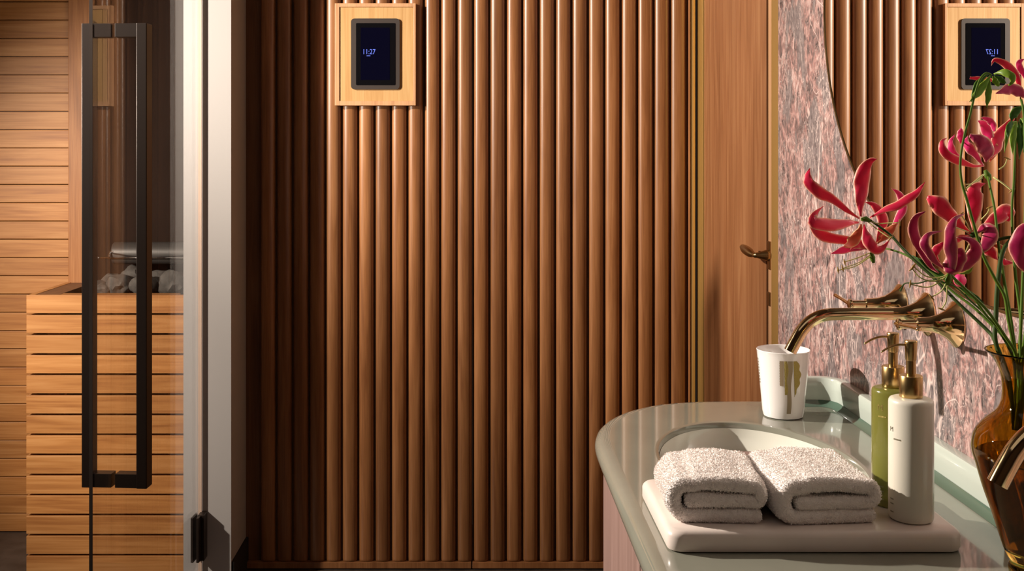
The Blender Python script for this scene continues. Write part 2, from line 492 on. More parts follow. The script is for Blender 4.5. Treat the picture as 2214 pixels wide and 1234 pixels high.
# heater casing
HX0, HX1, HY0, HY1, HT = -1.4105, -.908, 3.515, 3.855, .874
hp = .0635
hg = thing('sauna_heater', (-1.16, 3.68, 0), 'alder slatted heater casing standing against the plank wall behind the glass door', 'sauna heater')
ff = None; fs = None
nsl = 14
for k in range(nsl):
    zt = HT - k * hp; z0_ = zt - hp + .0068
    if k == 0:
        ff = bx('slat', HX0, HX1, HY0, HY0 + .02, z0_, zt, M['sauna'], hg, .0012)
        fs = bx('side_slat', HX0, HX0 + .02, HY0 + .021, HY1, z0_, zt, M['sauna'], hg, .0012)
    else:
        if zt - hp < -.03: continue
        dup(ff, (0, random.uniform(-.0008, .0008), -k * hp), hg); dup(fs, (0, 0, -k * hp), hg)
bx('left_rim_board', HX0 + .021, HX0 + .095, HY0 + .021, HY1, HT - .022, HT - .001, M['slatback'], hg, .001)
bx('front_rim_board', HX0 + .096, HX1 - .03, HY0 + .021, HY0 + .062, HT - .022, HT - .001, M['sauna'], hg, .001)
bx('back_rim_board', HX0 + .096, HX1 - .03, HY1 - .03, HY1, HT - .022, HT - .001, M['slatback'], hg, .001)
bx('frame_upright', HX0 + .060, HX0 + .10, HY0 + .021, HY0 + .05, .0, HT - .024, M['saunav'], hg)
bx('frame_upright', HX1 - .06, HX1 - .02, HY0 + .021, HY0 + .05, .0, HT - .024, M['saunav'], hg)
bx('liner', HX0 + .105, HX1 - .05, HY0 + .065, HY1 - .035, .02, HT - .05, M['black'], hg)
# stones heaped in the top of the heater
def stone_bm(c, r, seed):
    bm = B(); bmesh.ops.create_icosphere(bm, subdivisions=3, radius=1)
    rnd = random.Random(seed); sx, sy, sz = rnd.uniform(.8, 1.2), rnd.uniform(.8, 1.1), rnd.uniform(.65, .95)
    off = Vector((seed * 3.1, seed * 1.7, seed))
    for v in bm.verts:
        d = v.co.normalized()
        k = 1 + .28 * noise.noise(d * 1.6 + off) + .12 * noise.noise(d * 4 + off)
        v.co = Vector((d.x * sx, d.y * sy, d.z * sz)) * r * k + Vector(c)
    return bm
stn = [(-1.205, 3.665, .875, .030), (-1.163, 3.665, .890, .043), (-1.085, 3.660, .888, .046), (-1.135, 3.735, .905, .045),
       (-1.055, 3.735, .895, .040), (-.995, 3.675, .893, .047), (-.965, 3.745, .885, .032), (-1.245, 3.72, .872, .034), (-1.21, 3.755, .885, .040)]
STL = ['small pale stone low at the heater rim, just right of the left pull bar',
       'grey stone in the front row of the heater, left of the right pull bar',
       'large rough stone in the front row, partly behind the right pull bar',
       'tallest dark stone at the back of the heap in the sauna heater',
       'dark stone at the back of the heater, right of the right pull bar',
       'biggest stone of the heap near the right end of the heater rim',
       'small stone at the back right corner of the heater, next to the white wall end',
       'stone at the back left of the heater, beside the dark rim board',
       'medium stone at the back of the heap, under the chrome rod end']
for i, (x, y, z, r) in enumerate(stn):
    o = mk('sauna_stone', stone_bm((x, y, z), r, i + 2), M['stone'], None, 'auto')
    tag(o, STL[i], 'stone', 'stones in the sauna heater')
# chrome rail with a dark grey metal cylinder above the stones
cz = .982
rl = thing('metal_canister', (-1.08, 3.80, cz - .04), 'dark grey horizontal metal cylinder held by a chrome rod above the sauna stones', 'canister')
mk('cylinder', lathe(B(), [(.034, -.152), (.038, -.148), (.038, .10), (.034, .104)], -1.07, 3.79, cz, 32, 'X'), M['greymetal'], rl, 'auto')
mk('rod', tube(B(), [(-1.262, 3.745, cz - .012), (-.93, 3.745, cz - .012)], .0028, 10), M['chrome'], rl, True)
mk('knob', lathe(B(), [(.001, -.006), (.005, -.004), (.006, 0), (.005, .004), (.001, .006)], -1.262, 3.745, cz - .012, 16, 'X'), M['chrome'], rl, True)
mk('bracket', tube(B(), [(-1.222, 3.745, cz - .010), (-1.222, 3.75, cz + .006), (-1.20, 3.765, cz + .010)], .004, 10), M['chrome'], rl, True)
bm = B()
tube(bm, [(-1.215, 3.745, cz + .004), (-1.15, 3.742, cz - .006), (-1.08, 3.742, cz - .010)], .0022, 8, 12)
tube(bm, [(-1.06, 3.742, cz - .010), (-.99, 3.742, cz - .006), (-.94, 3.745, cz + .002)], .0022, 8, 12)
mk('strap', bm, M['black'], rl, True)
mk('wall_mount', tube(B(), [(-1.10, 3.82, cz), (-1.10, SY - .002, cz)], .008, 10), M['greymetal'], rl, True)

# ------------------------------------------------------------------ glass door, standing open
HG = Vector((-.812, 3.322, 0)); FE = Vector((-.8655, 2.522, 0))
dv = (FE - HG).normalized(); dn = Vector((-dv.y, dv.x, 0)).normalized()
if dn.x < 0: dn = -dn
def on_door(u, n, z): return HG + dv * u + dn * n + Vector((0, 0, z))
def obox(bm, u0, u1, n0, n1, z0, z1, bev=0):
    cs = [on_door(u, n, z) for u in (u0, u1) for n in (n0, n1) for z in (z0, z1)]
    r = [bm.verts.new(c) for c in cs]
    for f in ((0, 1, 3, 2), (4, 6, 7, 5), (0, 4, 5, 1), (2, 3, 7, 6), (0, 2, 6, 4), (1, 5, 7, 3)):
        bm.faces.new([r[i] for i in f])
    if bev:
        bmesh.ops.recalc_face_normals(bm, faces=bm.faces)
        es = list({e for v in r for e in v.link_edges}); bmesh.ops.bevel(bm, geom=es, offset=bev, segments=2, affect='EDGES', profile=.5)
    return bm
LD = (FE - HG).length
gd = thing('glass_door', (-.865, 3.0, .008), 'frameless clear glass sauna door standing open with a tall dark bronze pull', 'glass door')
mk('glass_pane', obox(B(), .006, LD - .0015, -.004, .004, .012, 2.3), M['glass'], gd)
mk('glass_edge', obox(B(), LD - .0014, LD, -.004, .004, .012, 2.3), M['gedge'], gd)
mk('hinge_seal', obox(B(), .0, .0055, -.005, .005, .012, 2.3), M['seal'], gd)
hu = .655
for s, z0_, z1_ in ((1, .529, 1.638), (-1, .529, 1.638)):
    n0, n1 = (.058, .084) if s > 0 else (-.0755, -.0515)
    mk('pull_bar', obox(B(), hu - .016, hu + .022, n0, n1, z0_, z1_, .002), M['bronze'], gd)
for s in (1, -1):
    for zc in (.529 + .0165, 1.638 - .0165):
        a, b_ = (.0045, .0575) if s > 0 else (-.0510, -.0045)
        mk('standoff', obox(B(), hu - .012, hu + .018, a, b_, zc - .0165, zc + .0165, .001), M['bronze'], gd)
# hinges
for zc in (.185, 2.12):
    hb = bx('hinge', -.812, -.793, 3.288, 3.3295, zc - .068, zc + .068, M['bronze'], gd, .0015)
    mk('hinge_clamp', obox(B(), .012, .055, .0045, .012, zc - .066, zc + .066, .001), M['bronze'], gd)
    mk('hinge_clamp', obox(B(), .012, .055, -.012, -.0045, zc - .066, zc + .066, .001), M['bronze'], gd)

# ------------------------------------------------------------------ control panel on the fluted wall
y1 = 3.529; yf = 3.512; s_ = 2400 / yf
def X(px, d=yf): return (px - 1020) * d / 2400
def Z(py, d=yf): return CAMZ - (py - 320) * d / 2400
cp = thing('control_panel', (X(812), 3.53, Z(229)), 'touch control panel in an oak surround on the fluted wall, showing 11:27', 'control panel')
ox0, ox1, oz0, oz1 = X(724), X(899), Z(228), Z(7)
t = .0145
bx('surround', ox0, ox0 + t, yf, y1, oz0, oz1, M['panelf'], cp, .001)
bx('surround', ox1 - .008, ox1, yf, y1, oz0, oz1, M['panelf'], cp, .001)
bx('surround', ox0 + t, ox1 - .008, yf, y1, oz0, oz0 + .0145, M['panelf'], cp, .001)
bx('surround', ox0 + t, ox1 - .008, yf, y1, oz1 - .012, oz1, M['panelf'], cp, .001)
bx('face_board', ox0 + t + .0025, ox1 - .008, yf + .003, y1, oz0 + .0145, oz1 - .012, M['panelw'], cp, .0008)
bzl = mk('bezel', plate_xz(B(), rrect(X(759), X(864), Z(193), Z(40), .011), yf - .003, yf + .004), M['bezel'], cp, 'auto')
dsp = mk('display', plate_xz(B(), rrect(X(770), X(855), Z(184), Z(50), .003), yf - .0040, yf - .0025), M['scrblack'], bzl)
mk('lit_area', plate_xz(B(), rrect(X(780), X(843), Z(173), Z(60), .001), yf - .0045, yf - .0039), M['scr'], bzl)
bm = text_bm('11:27', .0235, .0003)
for v in bm.verts: v.co = Vector((X(798) + v.co.x * .80, yf - .0049 - v.co.z, Z(112.5) + v.co.y * 1.0))
mk('clock_digits', bm, M['digits'], bzl)
bx('clock_mark', X(793), X(801), yf - .0052, yf - .0046, Z(121.5), Z(120), M['digits'], bzl)

# ------------------------------------------------------------------ mirror
MY, MZ, MA, MB_ = 1.39, 1.60, .69, .465
mr = thing('oval_mirror', (XM, MY, MZ - MB_), 'large oval frameless mirror with thin brass rim on the marble wall', 'mirror')
def ellp(a, b, n=128): return [(MY + a * math.cos(2 * PI * i / n), MZ + b * math.sin(2 * PI * i / n)) for i in range(n)]
bm = B()
e = ellp(MA - .004, MB_ - .004)
a = [bm.verts.new((.6600, y, z)) for y, z in e]; b = [bm.verts.new((.6665, y, z)) for y, z in e]
bm.faces.new(a); bm.faces.new(b[::-1])
for i in range(len(e)): bm.faces.new((a[i], a[(i + 1) % len(e)], b[(i + 1) % len(e)], b[i]))
mk('mirror_glass', bm, M['mirror'], mr)
bm = B()
eo, ei = ellp(MA, MB_), ellp(MA - .0035, MB_ - .0035)
vs = [[bm.verts.new((x, y, z)) for y, z in ee] for x, ee in ((.6678, eo), (.6585, eo), (.6585, ei), (.6678, ei))]
n = len(eo)
for q in range(4):
    A_, B_2 = vs[q], vs[(q + 1) % 4]
    for i in range(n): bm.faces.new((A_[i], A_[(i + 1) % n], B_2[(i + 1) % n], B_2[i]))
mk('rim', bm, M['brassd'], mr)

# ------------------------------------------------------------------ vanity
CT = .875
BC = (.427, 1.65); BA, BBs = .143, .235
ctl = [(.195, -.4), (.195, .2), (.195, .6), (.195, 1.0), (.195, 1.3), (.195, 1.5), (.195, 1.68), (.1965, 1.76), (.2014, 1.81), (.2128, 1.862), (.2335, 1.914), (.266, 1.966),
       (.2985, 2.000), (.335, 2.026), (.392, 2.047), (.46, 2.055), (.56, 2.056), (.6675, 2.056)]
outl = []
for i in range(len(ctl) - 1):
    seg = 10 if i < 6 else 6
    P4 = [Vector((*ctl[max(i - 1, 0)], 0)), Vector((*ctl[i], 0)), Vector((*ctl[i + 1], 0)), Vector((*ctl[min(i + 2, len(ctl) - 1)], 0))]
    for k in range(seg):
        u = k / seg; a_, b_, c_, d_ = P4
        p = .5 * ((2 * b_) + (c_ - a_) * u + (2 * a_ - 5 * b_ + 4 * c_ - d_) * u * u + (3 * b_ - a_ - 3 * c_ + d_) * u ** 3)
        outl.append((p.x, p.y))
nfree = len(outl)
outl.append(ctl[-1])
for k in range(1, 60): outl.append((.6675, 2.056 - k * (2.456) / 60))
outl.append((.6675, -.4))
for k in range(1, 8): outl.append((.6675 - k * .4725 / 8, -.4))
N = len(outl)
def inward(i, off):
    # offset only on the free curved edge
    if not (0 <= i <= nfree): return outl[i]
    a_ = Vector(outl[max(i - 1, 0)]); b_ = Vector(outl[min(i + 1, nfree)])
    t_ = (b_ - a_).normalized(); nn = Vector((t_.y, -t_.x))
    p = Vector(outl[i]) + nn * off
    return (min(p.x, .6675), p.y)
van = thing('vanity_counter', (.43, 1.2, CT - .03), 'celadon green vanity top with rounded end, white basin and raised backsplash', 'countertop')
bm = B()
rings = []
prof = [(.022, -.030), (.010, -.0292), (.003, -.025), (0, -.018), (0, -.013), (.002, -.0075), (.007, -.003), (.014, -.0006), (.022, 0), (.0235, 0)]
for off, dz in prof:
    rings.append([bm.verts.new((*inward(i, off), CT + dz)) for i in range(N)])
def hole(k, dz):
    ring = []
    for i in range(N):
        p = inward(i, .0235); a_ = math.atan2((p[1] - BC[1]) / BBs, (p[0] - BC[0]) / BA)
        ring.append(bm.verts.new((BC[0] + BA * k * math.cos(a_), BC[1] + BBs * k * math.sin(a_), CT + dz)))
    return ring
rings += [hole(1.045, 0), hole(1.03, 0), hole(1.008, -.0012), hole(1.0, -.006), hole(1.0, -.020), hole(1.0, -.030)]
for a_, b_ in zip(rings, rings[1:]):
    for i in range(N):
        j = (i + 1) % N
        try: bm.faces.new((a_[i], a_[j], b_[j], b_[i]))
        except ValueError: pass
bmesh.ops.recalc_face_normals(bm, faces=bm.faces)
cobj = mk('counter_slab', bm, M['glaze'], van, 'auto')
# basin bowl
bm = B(); nb = 96; rr_ = []
for k, dz in ((.996, -.010), (.985, -.022), (.955, -.034), (.92, -.044), (.885, -.050), (.86, -.052), (.858, -.075), (.80, -.11), (.3, -.12), (.01, -.121)):
    rr_.append([bm.verts.new((BC[0] + BA * k * math.cos(2 * PI * i / nb), BC[1] + BBs * k * math.sin(2 * PI * i / nb), CT + dz)) for i in range(nb)])
for a_, b_ in zip(rr_, rr_[1:]):
    for i in range(nb): bm.faces.new((a_[i], a_[(i + 1) % nb], b_[(i + 1) % nb], b_[i]))
mk('basin', bm, M['basin'], van, True)
bm = B(); rr_ = []
for k, dz in ((.01, -.0475), (.80, -.0475), (.825, -.0485), (.835, -.051), (.835, -.058), (.01, -.058)):
    rr_.append([bm.verts.new((BC[0] + BA * k * math.cos(2 * PI * i / nb), BC[1] + BBs * k * math.sin(2 * PI * i / nb), CT + dz)) for i in range(nb)])
for a_, b_ in zip(rr_, rr_[1:]):
    for i in range(nb): bm.faces.new((a_[i], a_[(i + 1) % nb], b_[(i + 1) % nb], b_[i]))
mk('basin_disc', bm, M['disc'], van, 'auto')
# backsplash swept along the wall and round the far corner
path = [(.6605, y) for y in (-.39, 0, .5, 1.0, 1.3, 1.6, 1.8, 1.93, 1.975)]
for i in range(1, 8):
    a_ = R(90 * i / 7 * 1.0); path.append((.6605 - .038 * (1 - math.cos(a_)), 1.975 + .038 * math.sin(a_)))
path += [(.60, 2.013), (.575, 2.013), (.560, 2.014)]
def sweep(path, sect, mat, name):
    bm = B(); rows = []
    for i, p in enumerate(path):
        a_ = Vector(path[max(i - 1, 0)]); b_ = Vector(path[min(i + 1, len(path) - 1)]); t_ = (b_ - a_).normalized()
        nn = Vector((-t_.y, t_.x))      # towards the basin
        rows.append([bm.verts.new((min(p[0] + nn.x * o_, XM - .0005), p[1] + nn.y * o_, CT + z_)) for o_, z_ in sect])
    m_ = len(sect)
    for A_, B_3 in zip(rows, rows[1:]):
        for i in range(m_): bm.faces.new((A_[i], A_[(i + 1) % m_], B_3[(i + 1) % m_], B_3[i]))
    bm.faces.new(rows[0]); bm.faces.new(rows[-1][::-1])
    return mk(name, bm, mat, van, 'auto')
sweep(path, [(-.007, .0002), (-.007, .051), (.004, .0515), (.0075, .0505), (.0095, .047), (.0085, .030), (.006, .012), (.003, .0002)], M['splash'], 'backsplash')
sweep(path, [(.0035, .0003), (.0045, .0085), (.0065, .0105), (.0095, .006), (.0155, .0012), (.0175, .0003)], M['teal'], 'glaze_bead')
# cabinet
cab = thing('vanity_cabinet', (.43, 1.0, 0), 'pale pinkish wood vanity cabinet with vertical grain below the green top', 'cabinet')
bx('side_panel', .232, .250, -.4, 1.815, .06, .8445, M['cab'], cab)
bx('end_panel', .2505, .66, 1.797, 1.815, .06, .8445, M['cab'], cab)
bx('bottom_panel', .2505, .66, -.4, 1.7965, .06, .078, M['cab'], cab)
bx('plinth', .27, .66, -.4, 1.78, 0, .06, M['black'], cab)
for ya, yb in ((1.415, 1.805), (1.02, 1.409), (.625, 1.014), (.23, .619), (-.165, .224)):
    bx('door', .214, .2315, ya, yb, .065, .842, M['cab'], cab, .001)

# ------------------------------------------------------------------ wall faucets
def faucet(y0, label_tap, lab_far, lab_near):
    z0 = 1.097
    f = thing('wall_faucet', (XM, y0, z0), label_tap, 'faucet')
    fl = [(.0315, -.0006), (.0315, -.0025), (.029, -.0045), (.0235, -.009), (.018, -.016), (.0135, -.025), (.0105, -.036), (.0095, -.048), (.009, -.055)]
    mk('escutcheon', lathe(B(), fl, XM, y0, z0, 48, 'X'), M['brass'], f, 'auto')
    sp = [(XM - .050, y0, z0), (.58, y0, z0), (.545, y0, z0), (.518, y0, z0 - .0015), (.498, y0, z0 - .010), (.484, y0, z0 - .024), (.4745, y0, z0 - .040), (.4665, y0, z0 - .055)]
    bm = B(); tube(bm, sp, .0092, 24, 48)
    mk('spout', bm, M['brass'], f, 'auto')
    for dy, nm in ((.101, 'handle'), (-.096, 'handle')):
        hh = mk(nm, lathe(B(), fl + [(.0062, -.0565), (.0060, -.076), (.0082, -.0775), (.0082, -.0805), (.0055, -.082)], XM, y0 + dy, z0, 48, 'X'), M['brass'], f, 'auto')
        sgn = 1 if dy > 0 else -1
        mk('lever', tube(B(), [(XM - .079, y0 + dy - sgn * .013, z0 - .001), (XM - .079, y0 + dy, z0), (XM - .079, y0 + dy + sgn * .04, z0 + .003), (XM - .079, y0 + dy + sgn * .070, z0 + .005)], [.0022, .0034, .0026, .0032], 12, 20), M['brass'], hh, True)
    return f
faucet(1.627, 'polished brass wall faucet with trumpet roses and curved spout above the white cup', 0, 0)
faucet(.985, 'brass wall faucet with only its spout showing in front of the amber vase', 0, 0)

# ------------------------------------------------------------------ cup
cx, cy = .541, 1.928
cup = thing('tumbler', (cx, cy, CT), 'white porcelain tumbler with gold brush strokes on the green counter', 'cup')
H = .1165
def rc(z): return .0345 + (.0452 - .0345) * (z / H) + (.0008 if z > H - .004 else 0)
pr = [(.001, .0006), (.031, .0006), (.0335, .002)] + [(rc(H * i / 12) + 0, max(.004, H * i / 12)) for i in range(1, 12)] + [(.0450, H - .003), (.0456, H - .001), (.0450, H), (.0436, H - .001)] + [(rc(H * i / 12) - .0026, H * i / 12) for i in range(11, 0, -1)] + [(.028, .006), (.001, .006)]
mk('body', lathe(B(), pr, cx, cy, CT, 72, 'Z', False), M['cup'], cup, 'auto')
def wrap_patch(poly, r_of, t=.0004):
    """poly of (angle deg from -Y towards +X, z)  -> thin patch on the cup"""
    bm = B()
    (a0, a1, z0_, z1_, fn) = poly
    na, nz_ = 6, 26; g = []
    for j in range(nz_ + 1):
        z = z0_ + (z1_ - z0_) * j / nz_; l_, r_ = fn(j / nz_)
        row = []
        for i in range(na + 1):
            a_ = R(l_ + (r_ - l_) * i / na)
            rr2 = r_of(z) + t
            row.append(bm.verts.new((cx + rr2 * math.sin(a_), cy - rr2 * math.cos(a_), CT + z)))
        g.append(row)
    for a_, b_ in zip(g, g[1:]):
        for i in range(na): bm.faces.new((a_[i], a_[i + 1], b_[i + 1], b_[i]))
    return bm
view = math.degrees(math.atan2(-cx, cy))   # angle of the side facing the camera
wob = lambda t, a, b, f: a + b * math.sin(t * f)
mk('gold_stroke', wrap_patch((0, 0, .012, .103, lambda t: (view + 9 + wob(t, 0, 1.2, 7), view + 20 + wob(t, 0, 1.5, 9))), rc, .0005), M['goldb'], cup)
mk('gold_stroke', wrap_patch((0, 0, .045, .103, lambda t: (view + 2 + (1 - t) * 2, view + 10 + wob(t, 0, 1.5, 11))), rc, .0008), M['gold'], cup)
mk('gold_stroke', wrap_patch((0, 0, .042, .103, lambda t: (view + 22 + 7 * (1 - t), view + 27 + 5 * t + 13 * math.sin(t * PI) + wob(t, 0, 2, 23))), rc, .0006), M['gold'], cup)
mk('lettering_block', wrap_patch((0, 0, .060, .103, lambda t: (view - 8 + wob(t, 0, .5, 60), view + 1)), rc, .0006), M['goldb'], cup)
bm = text_bm('I C R O N A', .0075, .0002)   # a vertical row of small letters
bm.free()
for k in range(9):
    bmt = wrap_patch((0, 0, .058 + k * .0050, .0615 + k * .0050, lambda t, k=k: (view - 76, view - 72.5 + (k % 2) * 1.2)), rc, .0005)
    mk('letter_mark', bmt, M['goldb'], cup)

# ------------------------------------------------------------------ tray
tray = B()
poly = rrect(.2255, .5665, 1.2725, 1.484, .017, 6)
TZ = CT + .0005; TH = .0245
def inset(poly, d):
    mx_, my_ = sum(p[0] for p in poly) / len(poly), sum(p[1] for p in poly) / len(poly)
    hx, hy_ = .1705, .10575
    return [(mx_ + (x - mx_) * (hx - d) / hx, my_ + (y - my_) * (hy_ - d) / hy_) for x, y in poly]
rows = []
for d_, z_ in ((.006, 0), (.0015, .0012), (.0, .005), (0, .017), (.0012, .0205), (.0035, .0232), (.007, TH)):
    rows.append([tray.verts.new((x, y, TZ + z_)) for x, y in inset(poly, d_)])
for a_, b_ in zip(rows, rows[1:]):
    for i in range(len(poly)): tray.faces.new((a_[i], a_[(i + 1) % len(poly)], b_[(i + 1) % len(poly)], b_[i]))
tray.faces.new(rows[0][::-1]); tray.faces.new(rows[-1])
tag(mk('marble_tray', tray, M['tray'], None, 'auto'), 'pale marble tray with rounded edges holding the towels and pump bottles', 'tray')
TT = TZ + TH

# ------------------------------------------------------------------ towels
def towel(x0, y0, Wd, Dp, rot, label, seed, hk=1.0):
    t = .0166
    # centre line of the folded cloth in the (x,z) plane
    pth = [(Wd - .008, .0086), (Wd * .7, .0083), (Wd * .4, .0083), (.024, .0084)]
    for i in range(1, 9):
        a_ = R(270 - 180 * i / 9); pth.append((.0235 + .0165 * math.cos(a_), .0252 + .0175 * math.sin(a_)))
    pth += [(.032, .0425), (Wd * .35, .0455), (Wd * .6, .0458), (Wd - .026, .0432)]
    for i in range(1, 8):
        a_ = R(90 - 180 * i / 8); pth.append((Wd - .016 + .0085 * math.cos(a_), .0335 + .0093 * math.sin(a_)))
    pth += [(Wd - .026, .0248), (Wd * .6, .0252), (Wd * .4, .0250), (.0215, .0245)]
    c = catmull([(x, 0, z * hk) for x, z in pth], 190)
    nrm = []
    for i in range(len(c)):
        d_ = (c[min(i + 1, len(c) - 1)] - c[max(i - 1, 0)]).normalized(); nrm.append(Vector((-d_.z, 0, d_.x)))
    ny = 56; bm = B(); rows = []
    cxw = Wd / 2
    rt = Matrix.Rotation(rot, 3, 'Z')
    for j in range(ny + 1):
        v_ = j / ny
        e_ = min(v_, 1 - v_) * Dp
        k = 1 if e_ > .006 else math.sqrt(max(0, 1 - ((.006 - e_) / .006) ** 2)) * .6 + .4
        row = []
        for side in (1, -1):
            seq = range(len(c)) if side > 0 else range(len(c) - 1, -1, -1)
            for i in seq:
                ek = 1
                if i == 0 or i == len(c) - 1: ek = .55
                p = c[i] + nrm[i] * side * t * .5 * k * ek
                q = Vector((p.x, v_ * Dp, p.z))
                f_ = noise.noise(Vector((q.x * 28 + seed, q.y * 22, q.z * 45))) * .0016 * min(1, q.z / .012)
                f2 = noise.noise(Vector((q.x * 9 + seed * 2, q.y * 10 + i * .004, q.z * 10))) * .0045 * min(1, q.z / .03)
                q.z += f_ + f2; q.x += f_ * 1.2 + .004 * (v_ - .5) * (q.z / .05)
                q.x += noise.noise(Vector((q.y * 30, q.z * 60, seed))) * .0018
                q.z = max(q.z, .0012)
                q = rt @ (q - Vector((cxw, Dp / 2, 0))) + Vector((x0 + cxw, y0 + Dp / 2, TT + .0002))
                row.append(bm.verts.new(q))
        rows.append(row)
    m_ = len(rows[0])
    for A_, B_4 in zip(rows, rows[1:]):
        for i in range(m_): bm.faces.new((A_[i], A_[(i + 1) % m_], B_4[(i + 1) % m_], B_4[i]))
    nc = len(c)
    for row, fl in ((rows[0], 1), (rows[-1], -1)):
        for i in range(nc - 1):
            q = (row[i], row[i + 1], row[m_ - 2 - i], row[m_ - 1 - i])
            bm.faces.new(q if fl > 0 else q[::-1])
    bmesh.ops.recalc_face_normals(bm, faces=bm.faces)
    # tufts of pile
    rnd = random.Random(seed); pts = []
    faces = [f for f in bm.faces]
    ws_ = [f.calc_area() for f in faces]
    for f in rnd.choices(faces, ws_, k=52000):
        u_, v2 = rnd.random(), rnd.random(); vv = [q.co for q in f.verts]
        p = vv[0].lerp(vv[1], u_).lerp(vv[3].lerp(vv[2], u_), v2); pts.append((p.copy(), f.normal.copy()))
    th = thing('face_towel', (x0 + Wd / 2, y0 + Dp / 2, TT), label, 'towel')
    mk('cloth', bm, M['towel'], th, True)
    pv, pf = [], []
    o_ = Vector(wloc(th))
    for p, nn in pts:
        d_ = (nn + Vector((rnd.uniform(-.8, .8), rnd.uniform(-.8, .8), rnd.uniform(-.8, .8)))).normalized()
        s_2 = d_.cross(Vector((rnd.uniform(-1, 1), rnd.uniform(-1, 1), rnd.uniform(-1, 1)))).normalized() * .00045
        L_ = rnd.uniform(.0010, .0019); b0 = len(pv)
        q = p - o_
        pv += [q - s_2, q + s_2, q + s_2 * .7 + d_ * L_, q - s_2 * .7 + d_ * L_]
        pf.append((b0, b0 + 1, b0 + 2, b0 + 3))
    me = bpy.data.meshes.new('pile'); me.from_pydata(pv, [], pf); me.materials.append(M['pile'])
    po = bpy.data.objects.new('pile', me); C.objects.link(po); po.parent = th; po['kind'] = 'stuff'
towel(.2335, 1.300, .1165, .128, R(-3), 'left one of the two folded white terry hand towels on the tray', 3, 1.0)
towel(.3520, 1.296, .124, .135, R(5), 'right one of the two folded white terry hand towels, beside the bottles', 8, 1.02)

# ------------------------------------------------------------------ pump bottles
def bottle(x, y, mat, label, gold):
    t = thing('pump_bottle', (x, y, TT), label, 'bottle')
    r = .0255; hb = .1440
    pr_ = [(.001, .0004), (.0225, .0004), (.0247, .002), (.0255, .005), (r, hb - .006), (.0251, hb - .003), (.0238, hb - .001), (.0215, hb), (.015, hb + .0008), (.001, hb + .0008)]
    mk('body', lathe(B(), pr_, x, y, TT, 64, 'Z', False), mat, t, 'auto')
    z = hb + .001
    mk('collar', lathe(B(), [(.0130, z), (.0134, z + .0008), (.0134, z + .0245), (.0128, z + .0255), (.006, z + .0256)], x, y, TT, 48), M['brassb'], t, 'auto')
    z += .0257
    mk('stem', lathe(B(), [(.0056, z), (.0056, z + .0255)], x, y, TT, 32), M['brassb'], t, 'auto')
    z += .0175
    hd = mk('pump_head', lathe(B(), [(.0058, z), (.0063, z + .001), (.0072, z + .020), (.0074, z + .0225), (.0068, z + .0235)], x, y, TT, 32), M['brassb'], t, 'auto')
    zz = TT + z + .0185
    mk('nozzle', tube(B(), [(x - .0065, y, zz), (x - .0155, y + .001, zz - .0003), (x - .026, y + .002, zz - .004), (x - .0345, y + .003, zz - .0095)], [.0013, .0014, .0013, .0012], 10, 16), M['brassb'], t, True)
    # printed emblem and lines, curved round the side turned to the camera
    va = math.atan2(-x, y)
    def curved(bm_, ang, zc):
        for v in bm_.verts:
            a_ = va + ang + v.co.x / r
            rr3 = r + .00012 + abs(v.co.z)
            v.co = Vector((x + rr3 * math.sin(a_), y - rr3 * math.cos(a_), TT + zc + v.co.y))
        return bm_
    pm = M['gold'] if gold else M['print']
    a0 = -.62 if gold else -.98
    zc0 = hb - .022 if gold else hb - .036
    mk('emblem', curved(text_bm('M', .0110 if gold else .008, .0001), a0, zc0), pm, t)
    def marks(ang, zc, n_, w_, h_):
        bm_ = B()
        for i in range(n_):
            xx = (i - n_ / 2) * w_ * 1.45
            c_ = [(xx, -h_ / 2), (xx + w_, -h_ / 2), (xx + w_, h_ / 2), (xx, h_ / 2)]
            bm_.faces.new([bm_.verts.new((p[0], p[1], .0001)) for p in c_])
        return curved(bm_, ang, zc)
    mk('printed_line', marks(a0 + (.12 if gold else .35), zc0 - .0105, 6, .0012, .0018), pm, t)
    for q in range(3):
        mk('printed_line', marks(-.95 if not gold else -.55, .026 - .0055 * q - (.004 if q == 2 else 0), 4, .0011, .0016), M['print'], t)
bottle(.5215, 1.374, M['green'], 'translucent green pump bottle with gold emblem, behind the white one', True)
bottle(.5215, 1.318, M['lotion'], 'cream white pump bottle with brushed brass pump at the front', False)

# ------------------------------------------------------------------ amber vase
vx, vy = .5830, 1.150
vs_ = 2400 / vy
def vr(px): return (2236.5 - px) / vs_
def vz(py): return CAMZ - (py - 320) / vs_ - CT
outer = [(2172, 1290), (2166, 1284), (2170, 1262), (2186, 1250), (2184, 1228), (2188, 1214), (2181, 1203), (2172, 1180), (2150, 1110), (2133, 1060), (2119, 1010), (2112, 985), (2111, 965), (2117, 940), (2133, 918),
         (2157, 896), (2168, 878), (2172, 855), (2171.5, 830), (2168, 808), (2158, 785), (2147, 770), (2137, 760)]
op = [(max(vr(a_), .002), max(vz(b_), .0008)) for a_, b_ in outer]
op = [(v.x, v.y) for v in catmull([(a_, b_, 0) for a_, b_ in op], 90)]
op[0] = (op[0][0], .0008)
inn = [(max(a_ - .0022, .002), b_) for a_, b_ in op if b_ > vz(1195)][::-1]
prv = [(.001, .0008)] + op + [(op[-1][0] - .001, op[-1][1] + .0008)] + inn + [(.001, inn[-1][1] - .002)]
vase = thing('flower_vase', (vx, vy, CT), 'amber glass vase with flared lip on the green counter, half full', 'vase')
mk('glass_body', lathe(B(), prv, vx, vy, CT, 80, 'Z', False), M['amber'], vase, True)
wl = vz(985)
wp = [(a_ - .0004, b_) for a_, b_ in inn if b_ < wl][::-1]
wp = [(.001, wp[0][1] - .001)] + wp + [(wp[-1][0], wl), (.001, wl)]
mk('water', lathe(B(), wp, vx, vy, CT, 64, 'Z', False), M['water'], vase, 'auto')

